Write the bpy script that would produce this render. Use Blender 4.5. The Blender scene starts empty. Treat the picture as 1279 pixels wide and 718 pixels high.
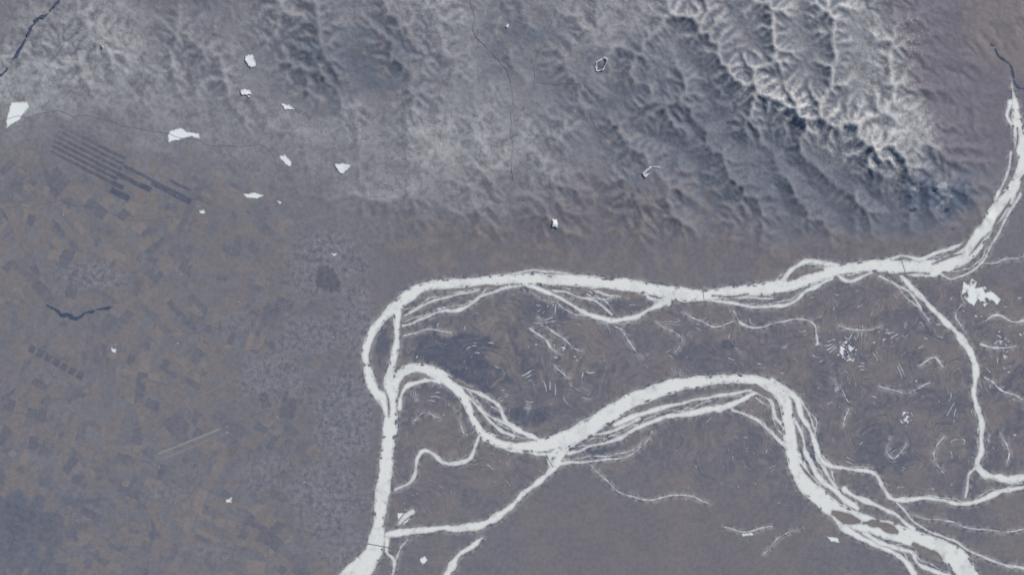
import bpy, math, numpy as np, random, time
T0=time.time()
rng=np.random.RandomState(7); random.seed(7)
# map units: 10 map px = 1 blender unit (1 px ~ 44 m of ground)
def wx(x): return (x-639.5)/10.0
def wy(y): return (359.0-y)/10.0
GR=rng.rand(256,256).astype(np.float32)*2*np.pi
GX=np.cos(GR); GY=np.sin(GR); HV=rng.rand(512,512).astype(np.float32)
def perlin(x,y):
    xi=np.floor(x).astype(np.int32); yi=np.floor(y).astype(np.int32)
    fx=(x-xi).astype(np.float32); fy=(y-yi).astype(np.float32)
    x0=xi&255; x1=(xi+1)&255; y0=yi&255; y1=(yi+1)&255
    u=fx*fx*fx*(fx*(fx*6-15)+10); v=fy*fy*fy*(fy*(fy*6-15)+10)
    a=GX[y0,x0]*fx+GY[y0,x0]*fy; b=GX[y0,x1]*(fx-1)+GY[y0,x1]*fy
    c=GX[y1,x0]*fx+GY[y1,x0]*(fy-1); d=GX[y1,x1]*(fx-1)+GY[y1,x1]*(fy-1)
    return ((a+(b-a)*u)*(1-v)+(c+(d-c)*u)*v)*2.0
def fbm(x,y,s,o=4,seed=0,g=0.5):
    r=0; amp=1; tot=0; f=1.0/s
    for i in range(o):
        r=r+amp*perlin(x*f+seed*17.3+i*31.7,y*f+seed*9.1+i*11.9); tot+=amp*amp; amp*=g; f*=2.03
    return r/math.sqrt(tot)
def hsh(a,b,c=0): return HV[(a*37+b*101+c*53)&511,(a*71+b*29+c*197+13)&511]
def sst(a,b,x):
    t=np.clip((x-a)/(b-a),0,1); return t*t*(3-2*t)
def gridmap(X,Y,xs,ys,M):
    M=np.array(M,dtype=np.float32)
    u=np.clip((X-xs[0])/(xs[1]-xs[0]),0,M.shape[1]-1.001); v=np.clip((Y-ys[0])/(ys[1]-ys[0]),0,M.shape[0]-1.001)
    i=u.astype(int); j=v.astype(int); fu=u-i; fv=v-j; fu=fu*fu*(3-2*fu); fv=fv*fv*(3-2*fv)
    return (M[j,i]*(1-fu)+M[j,i+1]*fu)*(1-fv)+(M[j+1,i]*(1-fu)+M[j+1,i+1]*fu)*fv
XS=(0,80); YN=(0,40); YF=(340,380)
SNOW=[[.08,.28,.4,.12,.3,.3,.45,.5,.35,.4,.6,.55,.5,.75,.45,.05,.05],
[.2,.55,.65,.3,.35,.22,.35,.5,.25,.4,.6,.45,.55,.65,.8,.05,.05],
[.65,.8,.6,.32,.4,.18,.25,.5,.3,.35,.5,.45,.65,.55,.75,.1,.05],
[.8,.45,.45,.5,.3,.28,.25,.5,.45,.3,.35,.45,.75,.6,.75,.3,0],
[.2,.12,.22,.4,.35,.5,.42,.68,.6,.3,.3,.35,.5,.75,.95,.5,0],
[.05,.05,.05,.08,.18,.28,.35,.68,.68,.3,.25,.3,.35,.5,.75,.35,0],
[0,0,0,.02,.08,.12,.45,.35,.15,.1,.1,.15,.2,.3,.35,.2,0],
[0,0,0,0,0,.05,.1,.05,.0,0,.05,.1,.15,.2,.22,.1,0],
[0]*17]
FOREST_SHADE=[[.2,.1,.1,.4,.2,.3,.3,.2,.3,.2,.1,.3,.3,.3,.1,0,0],  # dark upland tone: forest, plus mountain shadows put into the colour
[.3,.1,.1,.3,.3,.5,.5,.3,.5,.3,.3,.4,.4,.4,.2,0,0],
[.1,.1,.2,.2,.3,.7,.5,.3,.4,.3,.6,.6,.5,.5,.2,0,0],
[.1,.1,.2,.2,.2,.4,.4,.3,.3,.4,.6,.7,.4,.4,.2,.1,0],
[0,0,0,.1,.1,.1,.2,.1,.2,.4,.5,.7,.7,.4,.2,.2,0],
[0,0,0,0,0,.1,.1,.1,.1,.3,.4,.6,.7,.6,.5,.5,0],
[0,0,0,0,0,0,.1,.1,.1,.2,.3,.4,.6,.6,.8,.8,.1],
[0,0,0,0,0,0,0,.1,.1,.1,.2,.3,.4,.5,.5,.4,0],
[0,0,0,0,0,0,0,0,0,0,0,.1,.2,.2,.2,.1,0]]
UPL=[[.1,.3,.3,.4,.4,.5,.5,.4,.5,.4,.5,.8,.9,.9,.6,.03,.1],
[.1,.3,.3,.35,.35,.6,.6,.35,.5,.4,.7,1,1,1,.7,.03,.05],
[.05,.2,.25,.3,.35,.6,.5,.3,.4,.4,.8,1,1,1,.7,.03,.02],
[0,.05,.1,.15,.2,.35,.35,.25,.3,.4,.8,1,1,1,.8,.1,0],
[0,0,0,0,.05,.1,.2,.2,.25,.4,.7,.9,1,1,.9,.2,0],
[0,0,0,0,0,.05,.15,.2,.3,.4,.5,.7,.8,.9,.8,.3,0],
[0,0,0,0,0,.05,.15,.25,.3,.35,.4,.5,.6,.7,.7,.3,0],
[0,0,0,0,0,0,.05,.2,.25,.25,.3,.35,.4,.4,.35,.1,0],
[0,0,0,0,0,0,0,0,0,0,0,.02,.05,.05,0,0,0]]
z6=[0]*6
FLD=[z6+[0,.2,.3,.3,.3,.3,.3,.4,.6,.8,.8],z6+[.5,.7,.9,.9,.7,.8,.8,.8,.8,.9,.9],
z6+[.7,.8,1,1,.6,.7,.9,1,.9,.9,1],z6+[.7,.8,1,1,.6,.7,.9,1,.9,.9,1],
z6+[.7,.8,.8,.8,.8,.6,.8,.8,.9,.8,1],z6+[.7,.7,.7,.6,.8,.8,.8,.8,.8,.9,.9],
z6+[.7,.7,.7,.4,.5,.7,.7,.8,.8,.8,.7],z6+[.6,.6,.5,.1,.2,.5,.5,.7,.6,.6,.5],
z6+[.3,.3,.2,0,0,.1,.4,.5,.5,.5,.5],z6+[.3,.4,.2,0,0,0,.1,.4,.4,.4,.5]]
def lin(c):
    c=np.array(c,float)/255; return np.where(c<=.04045,c/12.92,((c+.055)/1.055)**2.4)
GAIN=np.array([0.80,0.80,0.80])
def C(*c): return (lin(c)/GAIN).astype(np.float32)
def mix(a,b,t): return a+(b-a)*np.asarray(t)[...,None]

def spline(P,step=1.0):
    P=[np.array(p,float) for p in P]; P=[2*P[0]-P[1]]+P+[2*P[-1]-P[-2]]
    out=[]
    for i in range(1,len(P)-2):
        a,b,c,d=P[i-1:i+3]; n=max(2,int(np.hypot(*(c-b)[:2])/step))
        for k in range(n):
            t=k/n
            out.append(0.5*((2*b)+(c-a)*t+(2*a-5*b+4*c-d)*t*t+(3*b-a-3*c+d)*t**3))
    out.append(P[-2]); return np.array(out)
# ---------------- stream-power erosion for the mountain relief -------------
EX0,EY0,ED=-60.0,-60.0,2.0
ex=np.arange(EX0,1340,ED); ey=np.arange(EY0,352,ED)
EX,EY=np.meshgrid(ex,ey); nh,nw=EX.shape
wxp=fbm(EX,EY,60,3,1)*10; wyp=fbm(EX,EY,60,3,2)*10
U=gridmap(EX+wxp,EY+wyp,XS,YN,UPL); U=np.where(U<0.02,0,U)
U*=np.clip(1+0.35*fbm(EX,EY,45,3,21),.3,2)
def linefield(lines,w):
    F=np.zeros((nh,nw))
    for P in lines:
        for x,y,_ in spline([(a,b,0) for a,b in P],3.0):
            x+=9*float(perlin(np.array([x/25.]),np.array([y/25.]))[0]); F=np.maximum(F,np.exp(-((EX-x)**2+(EY-y)**2)/(w*w)))
    return F
VAL=[[(1000,345),(985,290),(975,240),(940,195),(900,165),(880,110),(850,60)],[(1000,-60),(995,10),(1005,60),(1012,95)],[(1060,-60),(1075,0),(1068,60),(1076,105)],
[(760,345),(740,280),(745,200),(735,150),(790,115),(825,85),(835,40)],[(650,345),(640,240),(636,120),(600,60),(590,-60)],[(540,345),(550,280),(548,190),(600,100),(640,40)],
[(900,345),(890,300),(880,240),(850,190),(790,160)],[(1120,345),(1110,270),(1060,225),(1015,190)],[(420,230),(390,160),(330,110),(290,30),(250,-60)],[(110,170),(150,110),(180,60),(150,-60)],
[(480,220),(470,130),(440,60),(420,-60)],[(1060,345),(1055,290),(1020,240),(970,180)],[(700,-60),(668,60),(672,110),(638,150)],[(880,-60),(905,0),(935,50)]]
CR=[[(830,30),(880,60),(915,85),(950,105),(985,130),(1030,150),(1070,165),(1100,190),(1135,215)],[(990,130),(1000,175),(990,215)],[(1070,160),(1075,215),(1065,260)],[(915,85),(925,140),(915,190)],[(950,100),(965,40),(960,-50)],[(1030,150),(1040,80),(1035,-50)],[(1100,190),(1120,90),(1110,-40)],[(830,30),(800,120),(820,200),(850,280)]]
VL=linefield(VAL,6); CL=linefield(CR[:1],22); CL2=linefield(CR[1:],14)
U=U*(1-.55*linefield(VAL,9))*(1+.25*CL+.3*CL2)
h=U*3+1.6*fbm(EX,EY,30,4,3)-VL*5+(CL*2+CL2*2)*U+rng.rand(nh,nw)*0.6
h-=h.min()
offs=[(-1,-1),(-1,0),(-1,1),(0,-1),(0,1),(1,-1),(1,0),(1,1)]
idx=np.arange(nh*nw).reshape(nh,nw)
fixed=np.zeros((nh,nw),bool); fixed[-1,:]=True; fixed[0,:]=True; fixed[U<=0.0]=True
h[fixed]=0
A=None
for it in range(30):
    best=np.zeros((nh,nw)); rec=idx.copy()
    hp=np.pad(h,1,mode='edge'); ip=np.pad(idx,1,mode='edge')
    for dy,dx in offs:
        s=(h-hp[1+dy:1+dy+nh,1+dx:1+dx+nw])/math.hypot(dx,dy)*(1+.2*rng.rand(nh,nw) if it<20 else 1)
        m=s>best; best=np.where(m,s,best); rec=np.where(m,ip[1+dy:1+dy+nh,1+dx:1+dx+nw],rec)
    rec[fixed]=idx[fixed]
    order=np.argsort(h.ravel()).tolist(); rl=rec.ravel().tolist(); Al=[1.0]*(nh*nw)
    for i in reversed(order):
        r=rl[i]
        if r!=i: Al[r]+=Al[i]
    A=np.array(Al)
    F=(0.22*A**0.5).tolist(); hl=(h+U*(~fixed)).ravel().tolist()
    for i in order:
        r=rl[i]
        if r!=i:
            f=F[i]; n=(hl[i]+f*hl[r])/(1+f)
            hl[i]=n if n>hl[r] else hl[r]+1e-4
    h=np.array(hl).reshape(nh,nw)
    hp=np.pad(h,1,mode='edge')
    h=h+0.07*(hp[:-2,1:-1]+hp[2:,1:-1]+hp[1:-1,:-2]+hp[1:-1,2:]-4*h)
A=A.reshape(nh,nw)
def blur(a,n=1):
    for _ in range(n):
        p=np.pad(a,1,mode='edge'); a=(p[:-2,1:-1]+p[2:,1:-1]+p[1:-1,:-2]+p[1:-1,2:]+4*p[1:-1,1:-1])/8
    return a
H=h/np.percentile(h,99.5)
LA=blur(np.log(A),1); H1=blur(H,1)
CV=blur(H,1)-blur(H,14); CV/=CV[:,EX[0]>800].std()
print('erosion',time.time()-T0)
def esample(M,X,Y):
    u=np.clip((X-EX0)/ED,0,nw-1.001); v=np.clip((Y-EY0)/ED,0,nh-1.001)
    i=u.astype(int); j=v.astype(int); fu=u-i; fv=v-j
    return (M[j,i]*(1-fu)+M[j,i+1]*fu)*(1-fv)+(M[j+1,i]*(1-fu)+M[j+1,i+1]*fu)*fv
HS=13.0
def height(X,Y): return esample(H1,X,Y)*sst(345,300,Y)*HS

# ---------------- rivers --------------------------------
RS=0.8; rx=np.arange(-60,1340,RS); ry=np.arange(-60,780,RS); RX,RY=np.meshgrid(rx,ry)
RX=RX.astype(np.float32); RY=RY.astype(np.float32)
def stamp(F,P,wmul=1.0,jit=0.18,step=1.0,wob=0.0):
    S=spline(P,step); ph=random.random()*1000
    L=np.arange(len(S)); nz=perlin(L/16.0+ph,L*0+0.5+ph)+0.4*perlin(L/6.+ph,L*0+3.5)
    wa=perlin(L/22.0+ph,L*0+7.5)*wob; wb=perlin(L/22.0+ph,L*0+9.5)*wob
    for k,(x,y,w) in enumerate(S):
        x+=wa[k]; y+=wb[k]
        w=max(0.1,w*wmul*(1+jit*1.5*nz[k])); R=w+5
        i0=int((x-R+60)/RS); i1=int((x+R+60)/RS)+2; j0=int((y-R+60)/RS); j1=int((y+R+60)/RS)+2
        i0=max(i0,0); j0=max(j0,0)
        if i1<=i0 or j1<=j0 or i0>=len(rx) or j0>=len(ry): continue
        d=w-np.sqrt((RX[j0:j1,i0:i1]-x)**2+(RY[j0:j1,i0:i1]-y)**2)
        F[j0:j1,i0:i1]=np.maximum(F[j0:j1,i0:i1],d)
big=np.full(RX.shape,-5.0,np.float32); small=big.copy(); isl=big.copy()
MAIN=[
[(1262,100,1),(1266,118,2),(1268,132,5),(1270,150,8),(1275,180,8),(1277,205,7),(1268,230,8),(1250,258,10),(1232,285,10),(1215,308,11),(1190,327,11),(1160,335,11),(1125,334,9),(1090,332,8),(1050,337,8),(1015,346,9),(985,356,9),(940,362,8),(900,367,8),(860,369,9),(830,364,8),(790,357,8),(740,352,8),(690,350,8),(640,348,7),(590,353,7),(540,356,7),(515,366,8),(495,382,7),(478,398,6),(465,415,6),(457,440,5),(460,465,6),(468,488,7),(485,505,9),(488,530,10),(484,560,9),(480,600,10),(474,640,9),(472,665,9),(468,685,12),(455,705,14),(438,725,16),(420,760,18)],
[(497,382,5),(496,400,4.5),(495,430,4.5),(490,455,5),(487,480,8),(487,505,9)],
[(487,500,9),(492,480,8),(503,465,8),(522,459,6),(545,466,8),(568,482,8),(582,502,6),(592,525,5.5),(605,542,6),(630,552,7),(660,557,8),(695,552,11),(725,540,12),(760,518,12),(800,496,10),(840,482,9),(880,476,8),(920,473,6),(955,478,8),(978,495,9),(985,530,9),(990,565,10),(1005,600,12),(1035,630,12),(1070,650,12),(1110,662,12),(1150,675,12),(1185,690,13),(1205,710,14),(1215,740,14),(1225,780,14)]]
SEC=[
[(497,510,3),(500,495,3.5),(512,481,4),(530,476,3),(550,478,4)],
[(478,672,4),(500,665,5.5),(540,660,4),(580,658,5),(610,652,6),(635,635,4.5),(660,610,4),(685,590,5),(697,575,6),(705,560,7)],
[(690,585,4),(688,570,4),(700,560,5)],
[(598,545,3),(590,570,3.6),(575,578,3.8),(555,576,3),(543,566,3),(530,563,3),(521,572,2.6),(519,590,2.6),(510,602,2.2),(493,610,2)],
[(605,548,4),(640,561,3.5),(670,565,3),(695,568,4)],
[(568,478,3),(600,492,3.5),(620,505,3),(632,522,3.5),(645,536,4),(672,547,4)],
[(580,490,3),(598,510,3),(615,530,3),(640,545,3)],
[(595,500,2),(612,520,2.2),(640,532,2.5)],
[(700,578,4),(725,576,2),(755,574,1.5),(790,565,1.2),(810,545,1)],
[(710,565,3),(745,556,2),(775,545,3),(805,530,3.5),(840,518,4),(880,512,5),(910,507,5),(932,497,4),(955,488,4)],
[(770,530,4),(810,513,4),(850,504,3),(900,492,3),(940,487,3)],
[(735,545,3),(770,535,2.5),(800,522,3)],
[(915,512,2),(945,525,2.6),(972,548,3),(990,562,3)],
[(945,490,3),(962,500,3),(968,520,3),(980,535,4)],
[(965,478,5),(990,494,5),(1002,520,4),(1017,548,3.5),(1030,578,4),(1060,584,3),(1090,590,3),(1105,610,3),(1120,625,4),(1160,622,3),(1210,628,4),(1245,615,4),(1290,606,3),(1340,606,3)],
[(990,520,3),(1003,545,3),(1008,570,4),(1027,598,4),(1048,617,4),(1070,635,4)],
[(1000,500,2),(1015,530,1.5),(1022,570,2),(1040,600,2.5),(1050,620,2)],
[(1120,338,3),(1140,360,4),(1165,385,4.5),(1190,410,5),(1210,435,5),(1218,460,5),(1216,490,4),(1225,520,4.5),(1226,560,4),(1222,580,4.5),(1235,593,5),(1260,599,6),(1290,594,5),(1340,590,5)],
[(1100,345,2),(1130,362,2),(1150,385,1.5)],
[(1222,580,3),(1209,595,2),(1206,620,2)],
[(972,356,4),(990,336,4),(1015,327,4),(1045,334,5)],
[(985,352,2),(1005,342,2.5),(1025,337,2)],
[(502,408,2),(540,392,2.5),(575,385,3),(600,371,3),(625,361,3),(650,356,3)],
[(505,393,2),(530,380,2.2),(570,368,2),(600,362,2)],
[(650,355,4),(685,366,3),(710,378,3),(735,392,3.5),(765,399,4),(790,397,4),(812,386,4),(835,374,5)],
[(690,362,2),(740,375,2),(765,392,2)],
[(625,347,3),(660,338,2),(700,342,2),(730,348,2)],
[(735,356,2),(760,368,2),(800,366,1.8),(820,376,2)],
[(800,355,3),(812,372,3),(835,378,3)],
[(865,372,3),(910,379,3),(950,384,2.6),(985,379,3),(1010,362,3),(1040,348,4)],
[(890,372,2),(930,370,2.2),(965,372,2)],
[(1040,340,3),(1060,350,3),(1090,340,3)],
[(1100,328,3),(1125,321,2.6),(1150,324,3),(1175,316,3),(1195,308,3),(1215,300,3)],
[(1170,338,2),(1190,348,2),(1215,338,2),(1240,305,2),(1255,275,2),(1275,240,2)],
[(1038,638,5),(1060,662,5),(1090,678,4),(1120,690,4),(1140,712,5),(1150,740,5)],
[(1080,665,5),(1110,682,4),(1140,688,3.5),(1150,705,3),(1185,720,4)],
[(1055,612,4),(1085,628,4),(1115,640,3),(1140,660,4)],
[(1120,627,2),(1140,650,1.5),(1165,665,2),(1200,680,2),(1240,700,2),(1290,712,2)],
[(603,672,3),(588,684,4),(572,694,4),(565,706,7),(558,724,6),(555,750,6)],
[(484,672,4),(483,690,3),(492,700,2.4),(490,725,2)],
[(510,672,1),(498,690,1.5),(492,705,1.5)],
[(498,655,2),(506,645,4),(516,638,3)],
[(1262,128,4),(1258,145,3),(1266,160,3)],
[(1245,250,3),(1258,220,2),(1264,190,2)]]
THIN=[
[(917,390,1.2),(930,405,1.8),(955,409,1.8),(975,402,1.8),(1000,401,1.8),(1017,407,2),(1021,428,2)],
[(740,580,1),(758,600,1.2),(785,617,1.4),(820,622,1.4),(855,618,1.4),(885,630,1)],
[(850,390,1),(875,398,1.4),(892,408,1.2),(915,402,1)],
[(755,402,1),(780,415,1.2),(790,432,1.2),(800,445,.8)],
[(1130,555,.8),(1118,570,1.2),(1108,560,1),(1112,545,.8)],
[(1110,350,1),(1135,372,1.3),(1160,400,1.2)],
[(1150,455,1.3),(1165,448,1.6),(1178,456,1.2)],[(1050,405,1),(1075,412,1.4),(1100,408,1)],
[(1230,400,2),(1248,392,2),(1265,402,2),(1282,398,2)],[(1225,430,1.5),(1245,436,2),(1270,430,1.5)],
[(1230,470,1),(1252,490,1.4),(1280,498,1.2)],[(1230,330,1),(1255,325,1.4),(1282,318,1)],
[(1205,375,1),(1195,395,1),(1205,415,1)],[(1250,540,1),(1262,560,1.2),(1258,580,1)],
[(905,658,1.2),(935,664,1.8),(965,655,1)],[(1000,660,.8),(970,672,1),(955,690,.8)],
[(1140,642,1),(1180,650,1.2),(1215,662,1.2),(1280,660,1)],
[(670,395,1.2),(690,410,1.6),(705,425,1.6),(725,438,1.2)],[(660,410,1),(680,425,1.5),(700,440,1)],
[(690,455,1),(700,468,1.5),(712,478,1)],[(505,420,1),(535,412,1.4),(565,418,1)],
[(1040,470,.8),(1060,500,1),(1055,530,.8)],[(1100,480,.8),(1130,490,1.1),(1160,480,.8)],[(820,400,.8),(850,420,1),(845,440,.7)],[(1180,590,.8),(1165,570,1.1),(1180,545,.8)],
[(515,525,.8),(530,515,1),(548,520,.8)],[(560,505,.8),(575,520,1),(578,540,.8)]]
for P in MAIN: stamp(big,P,0.95,0.07)
for P in SEC: stamp(small,P,0.84,0.22,wob=1.6)
for P in THIN: stamp(small,P,0.78,0.35,wob=2.5)
for P in SEC[5:18]+SEC[20:36]:
    off=random.choice([-1,1])*random.uniform(3,6); o2=random.uniform(-3,3)
    stamp(small,[(x+o2,y+off,.8) for x,y,w in P],1,0.4,wob=4.0)
ISL=[[(1040,640,2),(1056,646,5),(1072,650,2)],[(1078,652,2),(1100,655,5),(1120,664,2)],[(1142,680,2),(1160,690,6),(1176,698,2)],
[(985,350,1),(1005,340,3),(1028,337,1)],[(1185,318,1),(1200,308,2),(1212,294,1)],[(560,470,.6),(580,482,1.5),(600,488,.6)],
[(1120,342,1),(1140,340,.8),(1160,342,.6)],[(560,362,.6),(600,358,1.2),(630,357,.6)],[(750,362,1),(780,367,3),(805,370,1)],
[(700,357,.5),(730,361,1.2),(760,361,.5)],[(486,520,.4),(484,500,.8),(480,488,.5)],[(620,545,1),(640,550,1.6),(660,550,.6)],
[(925,480,.6),(945,483,1.4),(960,490,.8)],[(1000,580,.5),(1012,595,1.4),(1022,606,.6)],[(890,370,.4),(915,371,1),(935,368,.4)],
[(780,515,.5),(800,507,1.2),(830,500,.5)],[(1240,285,.4),(1250,268,1.4),(1262,248,.5)],[(1165,330,.4),(1185,321,1.3),(1202,316,.4)],
[(940,486,1),(955,491,3),(968,498,1)],[(1270,160,.5),(1271,175,1),(1268,190,.5)],[(1210,318,.3),(1222,305,1),(1238,290,.3)],[(505,470,.4),(500,480,1),(498,492,.4)]]
for P in ISL: stamp(isl,P,1.0,0.3,wob=1.)
edge=fbm(RX,RY,5,3,5).astype(np.float32)
warpn=fbm(RX,RY,24,2,6).astype(np.float32)
fine=fbm(RX,RY,2.2,1,8).astype(np.float32)
fb=big+edge*0.5+warpn*1.1+fine*.25
fs=small+edge*0.4+fine*0.3
br=fbm(RX,RY,9,3,9)
fr=np.maximum(fb,fs)
holes=np.where((fb>-0.5)&(fb<3.4),(br-0.62)*4,-5)
fr=np.minimum(fr,-isl-edge*0.5); fr=np.minimum(fr,-holes)
allr=np.maximum(big,small); mud=np.clip(1-np.abs(allr+1.0)/4.5,0,1)

fldR=gridmap(RX,RY,XS,YF,FLD)*sst(335,365,RY)*sst(488,505,RX)
wX=RX+fbm(RX,RY,60,2,31)*22; wY=RY+fbm(RX,RY,60,2,32)*22
phi=fbm(wX,wY,105,2,33)*8
gy,gx=np.gradient(phi,RS); gm=np.sqrt(gx*gx+gy*gy)+0.02
fr0=np.abs(phi-np.round(phi))/gm
sparse=fbm(RX,RY,16,2,34)+0.6*fbm(RX,RY,70,1,35)
wid=np.minimum((sparse-0.45)*1.5,.75)+(fldR-0.95)*1.0
fo=np.where(fldR>0.15,wid-fr0,-3)
pond=np.full(RX.shape,-5.0,np.float32)
def fld_at(x,y): return float(gridmap(np.array([x]),np.array([y]),XS,YF,FLD)[0])
n=0
while n<320:
    x=random.uniform(500,1330); y=random.uniform(368,745)
    if random.random()>fld_at(x,y)**1.5*0.9: continue
    j=int((y+60)/RS); i=int((x+60)/RS)
    a=math.atan2(-gx[j,i],gy[j,i])+random.gauss(0,.12)
    l=random.choice([2,3,4,5,7,10,14]); c=random.gauss(0,.9)/max(l,4); w=random.uniform(.15,.6)
    if l<4: w*=1.3
    pts=[]
    for k in range(4):
        s=(k/3-.5)*l; pts.append((x+math.cos(a+c*s)*s,y+math.sin(a+c*s)*s,w*(1 if 0<k<3 else .4)))
    stamp(pond,pts,1,0.3); n+=1
for (cx,cy,sx,sy,k) in [(1055,440,13,14,26),(1132,522,8,9,12),(1100,418,30,12,10),(505,645,5,8,6),(318,245,12,3,14),(690,430,30,20,20),(1250,430,30,60,34),(310,117,8,4,6)]:
    for _ in range(k):
        x=random.gauss(cx,sx*.5); y=random.gauss(cy,sy*.5); a=random.uniform(-.6,.9)
        l=random.uniform(1,3.0); stamp(pond,[(x-l*math.cos(a),y-l*math.sin(a),.4),(x,y,random.uniform(.5,1.3)),(x+l*math.cos(a),y+l*math.sin(a),.4)],1,.3)
for _ in range(60):
    x=random.uniform(0,1120); y=random.uniform(180,718)
    if x>460 and y>330: continue
    stamp(pond,[(x-1,y,.3),(x,y+random.uniform(-.8,.8),random.uniform(.3,.7)),(x+1,y,.3)],1,.3)
fo=np.maximum(fo,pond+edge*0.2)
fo=np.where(fr>-1.0,-1,fo)
def polysdf(F,pts):
    pts=np.array(pts,float); x0,y0=pts.min(0)-6; x1,y1=pts.max(0)+6
    i0=max(int((x0+60)/RS),0); i1=int((x1+60)/RS)+1; j0=max(int((y0+60)/RS),0); j1=int((y1+60)/RS)+1
    X=RX[j0:j1,i0:i1]; Y=RY[j0:j1,i0:i1]; d=np.full(X.shape,1e9); ins=np.zeros(X.shape,bool)
    for k in range(len(pts)):
        a=pts[k]; b=pts[(k+1)%len(pts)]; e=b-a; px=X-a[0]; py=Y-a[1]
        t=np.clip((px*e[0]+py*e[1])/(e@e+1e-9),0,1); d=np.minimum(d,(px-e[0]*t)**2+(py-e[1]*t)**2)
        c=((a[1]>Y)!=(b[1]>Y))&(X<(b[0]-a[0])*(Y-a[1])/((b[1]-a[1])+1e-9)+a[0]); ins^=c
    d=np.sqrt(d); F[j0:j1,i0:i1]=np.maximum(F[j0:j1,i0:i1],np.where(ins,d,-d))
lake=np.full(RX.shape,-5.0,np.float32)
LK=[[(306,70),(316,68),(320,82),(314,86),(307,77)],[(14,128),(34,127),(36,134),(24,150),(8,160),(8,150)],
[(209,170),(214,163),(226,160),(234,165),(248,167),(250,173),(236,171),(222,175),(211,178)],[(348,195),(356,194),(364,202),(364,209),(356,205)],
[(418,205),(428,204),(440,206),(433,213),(428,218),(422,213)],[(350,128),(358,131),(366,133),(364,137),(356,137)],[(364,135),(369,136),(368,139)],
[(345,251),(352,252),(350,255)],[(248,263),(255,262),(256,266),(251,267)],[(126,55),(131,58),(129,61)],[(282,624),(290,621),(289,627),(283,628)],
[(139,434),(146,436),(144,440),(140,439)],[(690,274),(696,274),(697,284),(690,283)],[(304,242),(320,241),(329,244),(322,248),(308,247)],
[(802,216),(812,208),(826,209),(816,214),(806,222)],[(744,78),(756,71),(760,75),(754,88),(744,90)],
[(1203,352),(1210,356),(1214,347),(1220,352),(1218,360),(1230,358),(1242,366),(1250,374),(1246,381),(1238,374),(1230,383),(1222,374),(1216,383),(1208,376),(1201,368)],
[(1128,514),(1138,514),(1141,522),(1133,530),(1126,524)],[(524,698),(531,693),(534,700),(528,705)],[(1034,670),(1046,671),(1049,677),(1038,676)],
[(925,665),(940,663),(941,668),(928,669)],[(1045,428),(1060,425),(1070,436),(1066,452),(1054,450),(1048,440)],[(412,316),(420,317),(418,321)],
[(300,112),(312,112),(314,118),(302,119)],[(496,640),(510,640),(512,648),(505,655),(498,652)],[(632,33),(634,29),(637,31),(634,36)]]
for P in LK: polysdf(lake,P)
hol=np.full(RX.shape,-5.0,np.float32)
polysdf(hol,[(805,217),(814,209),(824,210),(812,216)]); polysdf(hol,[(746,79),(755,73),(758,76),(752,87),(746,88)])
fl=lake+edge*0.75+fine*.4+0.1; fl=np.minimum(fl,-hol-edge*.5)
fl=np.where(((RX>1040)&(RX<1075)&(RY>420)&(RY<460))|((RX>1122)&(RX<1145)&(RY>510)&(RY<534)),np.minimum(fl,fbm(RX,RY,5,2,44)*2.0-.1),fl)
fl=np.where(((RX>1195)&(RX<1255)&(RY>340)&(RY<390)),np.minimum(fl,fbm(RX,RY,9,3,45)*3+1.6),fl)
fl=np.where(fr>-1,-1,fl); fo=np.where(fl>-1,-1,fo)
dark=np.full(RX.shape,-5.0,np.float32)
stamp(dark,[(58,381,.8),(64,385,1.2),(71,388,1.5),(77,394,2.1),(85,393,2.0),(93,398,2.5),(101,396,2.2),(107,391,1.8),(116,390,1.9),(124,387,1.5),(132,386,1.5),(140,383,.9)],1,.3,wob=1.2)
stamp(dark,[(84,-30,2),(74,0,1.4),(52,22,1.4),(36,38,1.4),(24,62,1.4),(12,76,1.3),(2,92,1.3),(-30,110,1.4)],1,.5,wob=5)
stamp(dark,[(1236,55,.6),(1246,72,1.0),(1258,82,1.4),(1266,96,1.7),(1272,110,1.4),(1285,116,1)],1,.6,wob=4)
for (x,y) in [(1168,236),(1140,262),(1182,262),(1152,228),(1190,285)]: stamp(dark,[(x-3,y,.6),(x,y+1,1.8),(x+4,y-1,.6)],1,.4)
fd=dark+edge*.8+fine*.5
print('fields',time.time()-T0)

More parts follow.
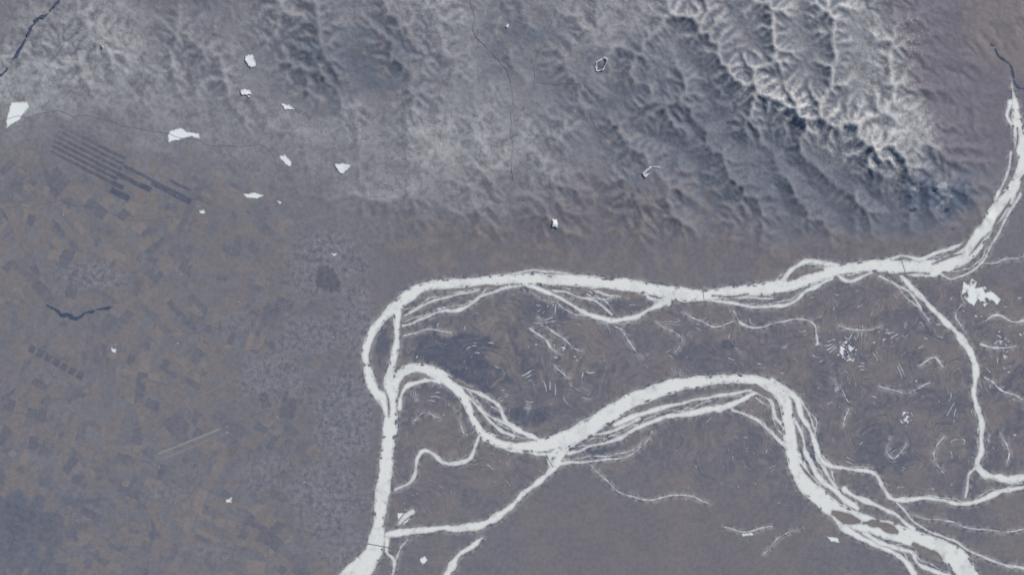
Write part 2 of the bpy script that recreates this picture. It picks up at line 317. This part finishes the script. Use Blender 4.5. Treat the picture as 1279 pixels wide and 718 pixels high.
def mesh_from(name,V,Fc,mat,smooth=False,col=None):
    me=bpy.data.meshes.new(name); nf=len(Fc); k=Fc.shape[1]
    me.vertices.add(len(V)); me.vertices.foreach_set('co',V.astype(np.float32).ravel())
    me.loops.add(nf*k); me.loops.foreach_set('vertex_index',Fc.astype(np.int32).ravel())
    me.polygons.add(nf); me.polygons.foreach_set('loop_start',np.arange(0,nf*k,k,dtype=np.int32))
    try: me.polygons.foreach_set('loop_total',np.full(nf,k,np.int32))
    except Exception: pass
    me.polygons.foreach_set('use_smooth',np.full(nf,smooth))
    me.update(calc_edges=True)
    if col is not None:
        at=me.color_attributes.new('land_cover','FLOAT_COLOR','POINT')
        at.data.foreach_set('color',col.astype(np.float32).ravel())
    me.materials.append(mat)
    ob=bpy.data.objects.new(name,me); bpy.context.collection.objects.link(ob); return ob
def iso(F,zoff,zup,name,mat,CG):
    Z=height(RX,RY); Z=Z+zoff+zup*np.clip(Z/2,0,1)
    inside=F>0
    any_=inside[:-1,:-1]|inside[1:,:-1]|inside[:-1,1:]|inside[1:,1:]
    j,i=np.nonzero(any_); W=F.shape[1]
    a=j*W+i; b=a+1; c=a+W+1; d=a+W
    tri=np.concatenate([np.stack([a,d,c],1),np.stack([a,c,b],1)])
    f=F.ravel()[tri]; n=(f>0).sum(1)
    P=np.concatenate([np.stack([wx(RX.ravel()),wy(RY.ravel()),Z.ravel()/10],1),CG.reshape(-1,3)],1)
    out=[]
    t3=tri[n==3]; out.append(P[t3])
    for cnt in (1,2):
        t=tri[n==cnt]; ff=f[n==cnt]; odd=(ff>0) if cnt==1 else (ff<=0)
        k=odd.argmax(1); r=np.arange(len(t))
        t0=t[r,k]; t1=t[r,(k+1)%3]; t2=t[r,(k+2)%3]; f0=ff[r,k]; f1=ff[r,(k+1)%3]; f2=ff[r,(k+2)%3]
        p0,p1,p2=P[t0],P[t1],P[t2]
        q1=p0+(p1-p0)*(f0/(f0-f1))[:,None]; q2=p0+(p2-p0)*(f0/(f0-f2))[:,None]
        if cnt==1: out.append(np.stack([p0,q1,q2],1))
        else: out.append(np.stack([q1,p1,p2],1)); out.append(np.stack([q1,p2,q2],1))
    T=np.concatenate(out); V=T.reshape(-1,6); Fc=np.arange(len(V)).reshape(-1,3)
    return mesh_from(name,V[:,:3],Fc,mat,False,np.concatenate([V[:,3:],np.ones((len(V),1))],1))

# ---------------- materials --------------------------------
def mat_noise(name,c1,c2,scale,detail=6,rough=.9,spec=.1):
    m=bpy.data.materials.new(name); m.use_nodes=True; N=m.node_tree.nodes; L=m.node_tree.links
    b=N['Principled BSDF']; b.inputs['Roughness'].default_value=rough; b.inputs['Specular IOR Level'].default_value=spec
    tc=N.new('ShaderNodeTexCoord'); nz=N.new('ShaderNodeTexNoise'); nz.inputs['Scale'].default_value=scale; nz.inputs['Detail'].default_value=detail
    L.new(tc.outputs['Object'],nz.inputs['Vector']); r=N.new('ShaderNodeValToRGB'); r.color_ramp.elements[0].position=.33; r.color_ramp.elements[1].position=.62
    r.color_ramp.elements[0].color=(*c1,1); r.color_ramp.elements[1].color=(*c2,1); L.new(nz.outputs['Fac'],r.inputs[0])
    L.new(r.outputs[0],b.inputs['Base Color']); return m
def cover_mat(name,scale,amt,rough=.95):
    m=bpy.data.materials.new(name); m.use_nodes=True; N=m.node_tree.nodes; L=m.node_tree.links
    b=N['Principled BSDF']; b.inputs['Roughness'].default_value=rough; b.inputs['Specular IOR Level'].default_value=.03
    at=N.new('ShaderNodeAttribute'); at.attribute_name='land_cover'
    tc=N.new('ShaderNodeTexCoord'); nz=N.new('ShaderNodeTexNoise'); nz.inputs['Scale'].default_value=scale; nz.inputs['Detail'].default_value=5; nz.inputs['Roughness'].default_value=.7
    L.new(tc.outputs['Object'],nz.inputs['Vector'])
    mr=N.new('ShaderNodeMapRange'); mr.inputs[1].default_value=.25; mr.inputs[2].default_value=.75; mr.inputs[3].default_value=1-amt; mr.inputs[4].default_value=1+amt
    L.new(nz.outputs['Fac'],mr.inputs[0]); mx=N.new('ShaderNodeVectorMath'); mx.operation='SCALE'
    L.new(at.outputs['Color'],mx.inputs[0]); L.new(mr.outputs[0],mx.inputs['Scale']); L.new(mx.outputs[0],b.inputs['Base Color'])
    return m
gmat=cover_mat('land_cover_material',6,.10); imat=cover_mat('river_ice_material',3,.05,.8); pmat=cover_mat('pond_ice_material',4,.05,.8); lmat=cover_mat('lake_ice_material',4,.05,.8); dmat=cover_mat('dark_water_material',4,.08,.5)
def flat(*c): return np.zeros(RX.shape+(3,),np.float32)+C(*c)
n30=fbm(RX,RY,30,3,71)
icec=mix(flat(140,140,143),flat(202,202,197),sst(-.4,2.8,fr))
icec=mix(icec,flat(184,185,184),sst(.0,1.,n30+.5*edge)*.6)
icec=mix(icec,flat(164,161,156),sst(.35,1.1,br+.3*n30)*sst(10,1,fr)*.7)
oxc=mix(flat(122,123,128),flat(184,185,184),sst(-.2,1.0,fo+.25*edge))
lkc=mix(flat(150,151,154),flat(205,207,205),sst(-.2,1.8,fl))
dkc=mix(flat(78,86,102),flat(64,75,95),sst(0,1.2,fd))

# ---------------- ground --------------------------------
GS=0.95
def axis(a,b):
    core=np.arange(a,b,GS); g=[]; s=GS; p=0
    while p<40000: s*=1.16; p+=s; g.append(p)
    g=np.array(g); return np.concatenate([a-g[::-1],core,core[-1]+g])
gx_=axis(-55,1335); gy_=axis(-55,775); X,Y=np.meshgrid(gx_,gy_)
n60=fbm(X,Y,60,5,51); s60=fbm(X,Y,70,1,57); n20=fbm(X,Y,20,4,52); n6=fbm(X,Y,6,3,53); n2=fbm(X,Y,2.2,2,54); n150=fbm(X,Y,150,3,55)
def K(*c): return np.zeros(X.shape+(3,),np.float32)+C(*c)
col=K(105,104,110)
col=mix(col,K(110,106,109),sst(-.4,.8,n60))
def fields(X,Y,cell,ang0,seed):
    Xw=X+s60*4; Yw=Y+s60*4
    ci=np.floor(Xw/cell).astype(int); cj=np.floor(Yw/cell).astype(int); bd=np.full(X.shape,1e9); bi=ci*0; bj=cj*0
    for dj in (-1,0,1):
        for di in (-1,0,1):
            a=ci+di; b=cj+dj; sx=(a+.1+.8*hsh(a,b,seed))*cell; sy=(b+.1+.8*hsh(a,b,seed+1))*cell
            d=(Xw-sx)**2+(Yw-sy)**2; m=d<bd; bd=np.where(m,d,bd); bi=np.where(m,a,bi); bj=np.where(m,b,bj)
    th=ang0+(hsh(bi,bj,seed+2)-.5)*.9+np.where(hsh(bi,bj,seed+3)>.5,math.pi/2,0)
    u=Xw*np.cos(th)+Yw*np.sin(th); v=-Xw*np.sin(th)+Yw*np.cos(th)
    rh=6+11*hsh(bi,bj,seed+4); r=np.floor(v/rh).astype(int)
    cw=8+24*hsh(bi*3+r,bj,seed+5); uu=u/cw+hsh(r,bi,seed+6)*5; c=np.floor(uu).astype(int)
    k=hsh(bi*7+r,bj*5+c,seed+7); k2=hsh(bi*3+r*5,bj+c*3,seed+8)
    ed=np.minimum(np.minimum(v/rh-r,1-(v/rh-r))*rh,np.minimum(uu-c,1-(uu-c))*cw)
    return k,k2,ed
k,k2,ed=fields(X,Y,62,math.radians(27),3)
# built-up districts
city=np.zeros(X.shape)
for (x,y,sx,sy,t) in [(410,330,55,42,.95),(445,400,26,50,.8),(385,420,45,30,.8),(430,520,42,60,1.),(345,475,45,38,.8),(410,620,50,50,.85),(440,690,40,35,.6),(330,590,35,28,.55),(115,345,45,20,.8),(300,400,30,16,.5),(60,470,22,14,.4),(210,615,26,14,.45),(100,640,22,14,.35),(270,690,30,14,.45),(500,300,45,12,.4)]:
    city=np.maximum(city,t*sst(1.35,.35,((X-x)/sx)**2+((Y-y)/sy)**2+.45*n20+.15*n6))
city=np.clip(city,0,1)*((X<478)|((Y<335)&(X<600)))
farm=sst(480,410,X)*sst(150,215,Y+n20*12+np.maximum(0,X-250)*-.12)
farm=farm*(.5+.42*sst(-.7,.3,n150+.5*n20))
fc=K(104,104,110)
fc=mix(fc,K(113,108,108),sst(.50,.56,k)*.9)
fc=mix(fc,K(122,115,113),sst(.88,.90,k)*.75)
fc=mix(fc,K(93,95,104),sst(.17,.15,k)*.85)
fc=mix(fc,K(113,113,118),sst(.35,.38,k)*sst(.5,.47,k)*.6)
fc=mix(fc,K(121,120,124),.6*sst(.7,.1,ed)*(k2>.45))
fc=mix(fc,K(92,94,103),.5*sst(.7,.1,ed)*(k2<.2))
farmA=np.clip(farm,0,1)*(1-.85*city)
col=mix(col,fc,farmA)
col=mix(col,K(98,99,107),.6*sst(.25,.8,n20+.6*n60)*(X<470)*(Y>180)*(1-city))
col=mix(col,K(86,92,107),.6*sst(.1,.6,.6*n20+1.3*np.exp(-((X+10)/80)**2-((Y-665)/50)**2))*(X<200)*(Y>560))
ck=np.abs(fbm(X,Y,95,4,81)); col=mix(col,K(88,91,102),sst(.020,.006,ck)*.5*(X<470)*(Y>160))
k3,k4,ed3=fields(X,Y,30,math.radians(15),40)
rnd=rng.rand(*X.shape).astype(np.float32)
cc=K(109,109,116); cc=mix(cc,K(123,123,127),sst(.0,.9,n6+.3*n2+.5*n20)); cc=mix(cc,K(96,97,106),sst(.1,.9,-n6-.5*n20))
cc=mix(cc,K(138,138,141),.6*(rnd>.965)); cc=mix(cc,K(92,94,103),.5*(rnd<.04)); cc=mix(cc,K(125,124,129),.55*sst(.9,.2,ed3))
col=mix(col,cc,city*.9)
def rot(cx,cy,a):
    a=math.radians(a); return (X-cx)*math.cos(a)+(Y-cy)*math.sin(a), -(X-cx)*math.sin(a)+(Y-cy)*math.cos(a)
def patch(cx,cy,L,W,a,c,t=.8,soft=.5):
    global col
    u,v=rot(cx,cy,a); m=sst(soft,-soft,np.abs(u)-L/2)*sst(soft,-soft,np.abs(v)-W/2); col=mix(col,K(*c),m*t)
for _ in range(90):
    patch(random.uniform(0,380),random.uniform(205,718),random.uniform(8,26),random.uniform(5,14),random.choice([27,20,-63,10,40]),random.choice([(117,111,110),(114,108,108),(95,97,105),(93,94,102)]),.6,.5)
for s in range(6): patch(116-s*2.6,178+s*6.2,92,4.6,27,(80+3*(s%3),84,96),.9)
for s in range(5): patch(112-s*2.6,181+s*6.2,90,.9,27,(118,114,114),.7)
for (x,y,L,W) in [(214,240,56,8),(164,226,40,6),(150,243,26,8),(148,232,14,6),(182,234,16,7),(225,232,30,4),(172,216,40,4)]: patch(x,y,L,W,27,(76,81,95),.9)
for i in range(7): patch(40+i*10,436+i*5.5,8.5,9,28,(82+random.randint(0,12),88,100),.85)
for (x,y,L,W,a) in [(300,235,30,6,27),(255,250,22,7,27),(25,640,40,16,25),(18,660,36,12,25),(360,510,20,26,10),(110,640,20,10,28),(50,480,22,9,28),(230,330,18,9,-60),(190,505,18,12,28),(330,500,20,10,70)]:
    patch(x,y,L,W,a,(86,89,100),.6,1.0)
d=((X-409)/16)**2+((Y-349)/17)**2+n20*.4; col=mix(col,K(86,87,97),sst(1.1,.7,d)*.85)
patch(235,556,92,12,-22,(113,111,114),.5); patch(236,551,84,2.0,-22,(136,132,132),.75); patch(232,561,60,1.2,-22,(128,125,127),.7); patch(330,452,60,3,-28,(124,121,123),.5)
# brown hill country
hill=sst(430,520,X)*sst(1260,1200,X)*sst(190,240,Y)*sst(370,320,Y)
la=esample(LA,X,Y)+n6*.25; cv=esample(CV,X,Y); hh=esample(H1,X,Y)*sst(345,300,Y)
col=mix(col,K(104,101,106),hill*.7)
col=mix(col,K(117,110,108),hill*sst(.0,.7,n20+.3*n60+.25*cv)*.75)
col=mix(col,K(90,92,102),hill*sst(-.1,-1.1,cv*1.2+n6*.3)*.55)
# floodplain
fld=gridmap(X,Y,XS,YF,FLD)*sst(335,365,Y)*sst(470,500,X)
wX2=X+fbm(X,Y,60,2,31)*22; wY2=Y+fbm(X,Y,60,2,32)*22
phi2=fbm(wX2,wY2,105,2,33)*8
st=np.sin(phi2*np.pi+n6*.5); st2=np.sin(phi2*2*np.pi*1.5+n6*.7+n20*1.0)
ani=perlin(phi2*2.2+3.3,n60*2+Y/60.)+.6*perlin(phi2*4.4+7.3,n20+X/50.)
amp=sst(-.4,.6,fbm(X,Y,45,2,91)+.3)
fcx=K(105,102,107)
fcx=mix(fcx,K(119,112,110),sst(-.1,.7,n20*.4+n60*.5+.5*ani)*.8)
fcx=mix(fcx,K(84,87,99),sst(.0,.8,-.6*n60-.6*ani-.3*n20+.2*st)*.8)
fcx=mix(fcx,K(86,89,100),sst(.45,.95,st2)*amp*.5)
fcx=mix(fcx,K(132,131,133),sst(.75,.98,-st2)*amp*sst(-.1,.6,n20+n6*.5)*.55)
col=mix(col,fcx,fld)
for (x,y,rx_,ry_,t) in [(565,440,55,24,.8),(600,470,35,22,.8),(655,522,36,14,.8),(530,425,30,12,.5),(590,425,30,8,.6),(760,380,30,7,.5),(478,430,9,26,.6),(735,560,30,8,.6),(1015,560,12,30,.6),(910,430,10,7,.8),(990,345,20,4,.6),(1100,560,40,30,.35),(615,515,10,14,.6),(1130,400,40,20,.35),(880,440,40,14,.3)]:
    d=((X-x)/rx_)**2+((Y-y)/ry_)**2+n20*.45+.35*ani+.25*st2
    col=mix(col,K(79,84,98),sst(1.1,.5,d)*min(1,t*1.05))
sm=sst(600,640,Y+n20*8)*sst(640,700,X)*sst(1010,960,X-(Y-650)*.5)
col=mix(col,K(105,102,106),sm*.8)
col=mix(col,K(112,107,109),sm*sst(-.3,.9,n60+.4*n20)*.6)
ep=sst(1110,1140,X+n20*14+n6*4-(Y-60)*.35)*sst(250,190,Y+n20*10)
col=mix(col,K(104,100,108),ep*.95)
col=mix(col,K(118,111,112),ep*sst(1190,1225,X+n20*15)*sst(90,60,Y-(X-1220)*.4+n20*10)*.9)
# forests, mountain shade painted into the colour, and snow on the uplands
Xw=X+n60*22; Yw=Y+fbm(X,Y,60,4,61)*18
forest_shade=gridmap(Xw,Yw,XS,YN,FOREST_SHADE)*sst(350,300,Y); sn=gridmap(Xw,Yw,XS,YN,SNOW)*sst(335,300,Y)
warm=sst(820,900,X)
forest_shade_mask=sst(.28,.58,forest_shade+.20*n20+.16*n6+.08*n2-cv*.08)
rid=1-2*np.abs(fbm(X,Y,34,5,62)); rid2=1-2.4*np.abs(fbm(X,Y,60,6,63,.6))
pat=np.clip(.48+.28*n20+.20*n6+.12*n2+.15*np.clip(cv,-2,2)+.18*rid,0.03,1.25)
snm=np.clip(sn*1.25*pat*(1-ep)+.03*sst(0,.3,sn),0,1)
upl=sst(.02,.2,sn)*(1-.8*ep)
col2=mix(col,K(102,101,107),upl*.7)
col2=mix(col2,K(170,170,170),snm*.85)
col2=mix(col2,K(86,93,105),forest_shade_mask*(.80-.38*snm)*upl)  # blue-grey for forest, also paints the shaded mountain faces
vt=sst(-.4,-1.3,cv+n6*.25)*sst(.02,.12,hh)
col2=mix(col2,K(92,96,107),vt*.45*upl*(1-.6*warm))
col2=mix(col2,K(96,97,105),sst(.80,.97,rid2)*upl*(1-warm)*.5)
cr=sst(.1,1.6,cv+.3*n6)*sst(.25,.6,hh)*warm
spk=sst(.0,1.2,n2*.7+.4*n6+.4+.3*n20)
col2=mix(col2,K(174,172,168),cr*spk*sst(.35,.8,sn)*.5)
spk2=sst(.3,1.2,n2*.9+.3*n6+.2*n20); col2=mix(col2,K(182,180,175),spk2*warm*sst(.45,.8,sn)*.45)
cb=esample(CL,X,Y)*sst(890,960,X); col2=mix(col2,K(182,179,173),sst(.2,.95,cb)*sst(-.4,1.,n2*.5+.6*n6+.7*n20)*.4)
col2=mix(col2,K(144,147,151),sst(4.9,5.9,la)*upl*sst(.2,.5,hh)*.55)
col2=mix(col2,K(100,101,109),sst(4.6,5.6,la)*upl*(X<800)*.6)
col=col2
d=((X-1165)/50)**2+((Y-248)/28)**2+n20*.9+n6*.6
col=mix(col,K(74,86,104),sst(.9,.1,d)*.6)
d=((X-1160)/32)**2+((Y-243)/15)**2-n20*1.2-n6*.5
col=mix(col,K(164,166,169),sst(.6,-.9,d)*.75)
mi=np.clip(((X+60)/RS),0,RX.shape[1]-1).astype(int); mj=np.clip(((Y+60)/RS),0,RX.shape[0]-1).astype(int)
core=(X>-55)&(X<1335)&(Y>-55)&(Y<775)
mm=mud[mj,mi]*core; isl_m=sst(-2,1,isl[mj,mi])*core
col=mix(col,K(138,136,136),mm*sst(-.7,.5,n6+.4*n20)*.7)
near=sst(-5,-1,allr[mj,mi])*core
col=mix(col,K(88,91,101),near*sst(.1,.7,-n6-.2*n20)*.5)
col=mix(col,K(122,115,110),isl_m*.6)
col*=(1+.045*n2+.035*n6)[...,None]*(1+.05*(rnd-.5))[...,None]
Z=height(X,Y)
Z=Z+(n6*.20+n20*.4)*sst(.03,.3,hh)
V=np.stack([wx(X),wy(Y),Z/10],-1).reshape(-1,3); H_,W_=X.shape
ii=np.arange(H_*W_).reshape(H_,W_); Fc=np.stack([ii[:-1,:-1],ii[1:,:-1],ii[1:,1:],ii[:-1,1:]],-1).reshape(-1,4)
rgba=np.concatenate([np.clip(col,0,1),np.ones(X.shape+(1,),np.float32)],-1).reshape(-1,4)
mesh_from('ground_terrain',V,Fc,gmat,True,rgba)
print('ground',time.time()-T0)
iso(fr,.06,0,'frozen_river',imat,icec); iso(fo,.08,.7,'frozen_oxbow_ponds',pmat,oxc); iso(fl,.12,1.2,'frozen_lakes',lmat,lkc); iso(np.where((fr>-1)|(fl>-1),-1,fd),.10,.9,'dark_open_water',dmat,dkc)

# ---------------- roads ----------------
def g3(*c): return tuple(float(v) for v in C(*c))
road_m=mat_noise('road_material',g3(102,102,109),g3(112,111,116),2); road_l=mat_noise('snowy_road_material',g3(116,116,121),g3(132,132,135),2)
def ribbon(name,lines,mat,z):
    VV=[];FF=[]
    for P,w in lines:
        w*=.6
        S=spline([(a,b,0) for a,b in P],2.0)[:,:2]; tg=np.gradient(S,axis=0); tg/=np.linalg.norm(tg,axis=1)[:,None]+1e-9; nn=np.stack([-tg[:,1],tg[:,0]],1)
        S=S+nn*(perlin(np.arange(len(S))/11.0+P[0][0],np.zeros(len(S))+.5)*3.0+perlin(np.arange(len(S))/4.0+P[0][0],np.zeros(len(S))+.5)*.6)[:,None]
        hz=np.maximum(height(S[:,0],S[:,1]),0); hz=hz+z+.3*np.clip(hz/2,0,1); b=len(VV)
        for k in range(len(S)):
            for s in (-1,1):
                q=S[k]+nn[k]*s*w/2; VV.append((wx(q[0]),wy(q[1]),hz[k]/10))
            if k: FF.append((b+2*k-2,b+2*k-1,b+2*k+1,b+2*k))
    return mesh_from(name,np.array(VV),np.array(FF),mat)
ribbon('highway',[([(590,-20),(596,40),(620,75),(640,110),(638,170),(640,225)],1.1),([(700,-20),(690,30),(672,70),(668,110)],1.),([(666,100),(735,110),(740,150),(775,185)],.9),
([(500,235),(470,245),(420,262),(390,275),(300,262),(200,225)],1.),([(348,215),(372,240),(392,262)],1.0),([(395,262),(415,300),(430,350),(440,420)],.9),([(220,420),(280,400),(340,385),(420,370)],.8),([(20,600),(90,560),(180,530),(300,470),(380,440)],.8)],road_l,.14)
ribbon('country_road',[([(0,150),(60,142),(130,150),(250,178),(330,185),(350,215)],1.0),([(100,718),(160,640),(240,560),(320,520),(400,500)],.8),([(0,260),(90,255),(180,275),(260,262)],.8),([(0,520),(80,500),(150,440),(200,380),(240,300)],.8),([(330,718),(345,640),(350,560),(380,480)],.8)],road_m,.16)
# ---------------- city buildings (one mass) ----------------
VV=[];FF=[];ncnt=0
bm=mat_noise('concrete_roof_material',(.14,.14,.155),(.36,.36,.355),6)
while ncnt<6500:
    x=random.uniform(5,470); y=random.uniform(285,718)
    if (x>452 and y>360) or (x>435 and y>640): continue
    ci_=int(np.searchsorted(gx_,x)); cj_=int(np.searchsorted(gy_,y))
    if random.random()>city[cj_,ci_]**1.5: continue
    if float(perlin(np.array([x/12]),np.array([y/12]))[0])<-.25: continue
    l=random.uniform(.3,1.3);w=random.uniform(.2,.55);hgt=random.uniform(.15,.4);a=random.choice([.25,.25+math.pi/2,.6]);ca,sa=math.cos(a),math.sin(a);b=len(VV)
    for z in (0,hgt):
        for (u,v) in ((-l,-w),(l,-w),(l,w),(-l,w)):
            u*=.5;v*=.5; VV.append((wx(x+u*ca-v*sa),wy(y+u*sa+v*ca),z/10))
    FF+= [(b+7,b+6,b+5,b+4),(b,b+1,b+5,b+4),(b+1,b+2,b+6,b+5),(b+2,b+3,b+7,b+6),(b+3,b,b+4,b+7)]; ncnt+=1
mesh_from('city_buildings',np.array(VV),np.array(FF),bm)
# ---------------- bridges: deck on piers ----------------
dm=mat_noise('bridge_deck_material',(.24,.25,.27),(.32,.32,.33),4)
def bridge(x0,y0,x1,y1,w=.8):
    em=bpy.data.objects.new('river_bridge',None); bpy.context.collection.objects.link(em); em.location=(wx((x0+x1)/2),wy((y0+y1)/2),0)
    L=math.hypot(x1-x0,y1-y0); a=math.atan2(-(y1-y0),x1-x0)
    def boxes(bs,nm):
        V=[];F=[]
        for (u0,u1,v0,v1,z0,z1) in bs:
            b=len(V)
            for z in (z0,z1):
                for u,v in ((u0,v0),(u1,v0),(u1,v1),(u0,v1)): V.append(((u*math.cos(a)-v*math.sin(a))/10,(u*math.sin(a)+v*math.cos(a))/10,z/10))
            F.extend([(b+3,b+2,b+1,b),(b+4,b+5,b+6,b+7),(b,b+1,b+5,b+4),(b+1,b+2,b+6,b+5),(b+2,b+3,b+7,b+6),(b+3,b,b+4,b+7)])
        o=mesh_from(nm,np.array(V),np.array(F),dm); o.parent=em
    boxes([(-L/2,L/2,-w/2,w/2,.38,.48)],'deck')
    n=int(L/3); boxes([(-L/2+.3+(L-.6)*k/n-.12,-L/2+.3+(L-.6)*k/n+.12,-w*.35,w*.35,0.02,.37) for k in range(n+1)],'piers')
bridge(457,678,491,684,.6); bridge(877,356,880,377,.45); bridge(1126,323,1132,344,.4); bridge(682,567,691,583,.4)

# ---------------- light, sky, camera ----------------
el,az=math.radians(32),math.radians(40)
w=bpy.data.worlds.new('World'); bpy.context.scene.world=w; w.use_nodes=True; nt=w.node_tree
sky=nt.nodes.new('ShaderNodeTexSky'); sky.sky_type='NISHITA'; sky.sun_disc=False; sky.sun_elevation=el; sky.sun_rotation=az
nt.links.new(sky.outputs[0],nt.nodes['Background'].inputs[0]); nt.nodes['Background'].inputs[1].default_value=.1
sd=bpy.data.lights.new('sun','SUN'); sd.energy=4.1; sd.angle=math.radians(.5); sd.color=(1,.965,.91)
so=bpy.data.objects.new('sun',sd); bpy.context.collection.objects.link(so)
from mathutils import Vector
dirv=Vector((math.sin(az)*math.cos(el),math.cos(az)*math.cos(el),math.sin(el))); so.rotation_euler=dirv.to_track_quat('Z','Y').to_euler()
cd=bpy.data.cameras.new('camera'); co=bpy.data.objects.new('camera',cd); bpy.context.collection.objects.link(co)
co.location=(0,0,900); cd.sensor_width=36; cd.lens=36*900/127.9; cd.clip_start=1; cd.clip_end=20000
bpy.context.scene.camera=co
vs=bpy.context.scene.view_settings; vs.view_transform='Standard'; vs.look='None'; vs.exposure=0
print('done',time.time()-T0)
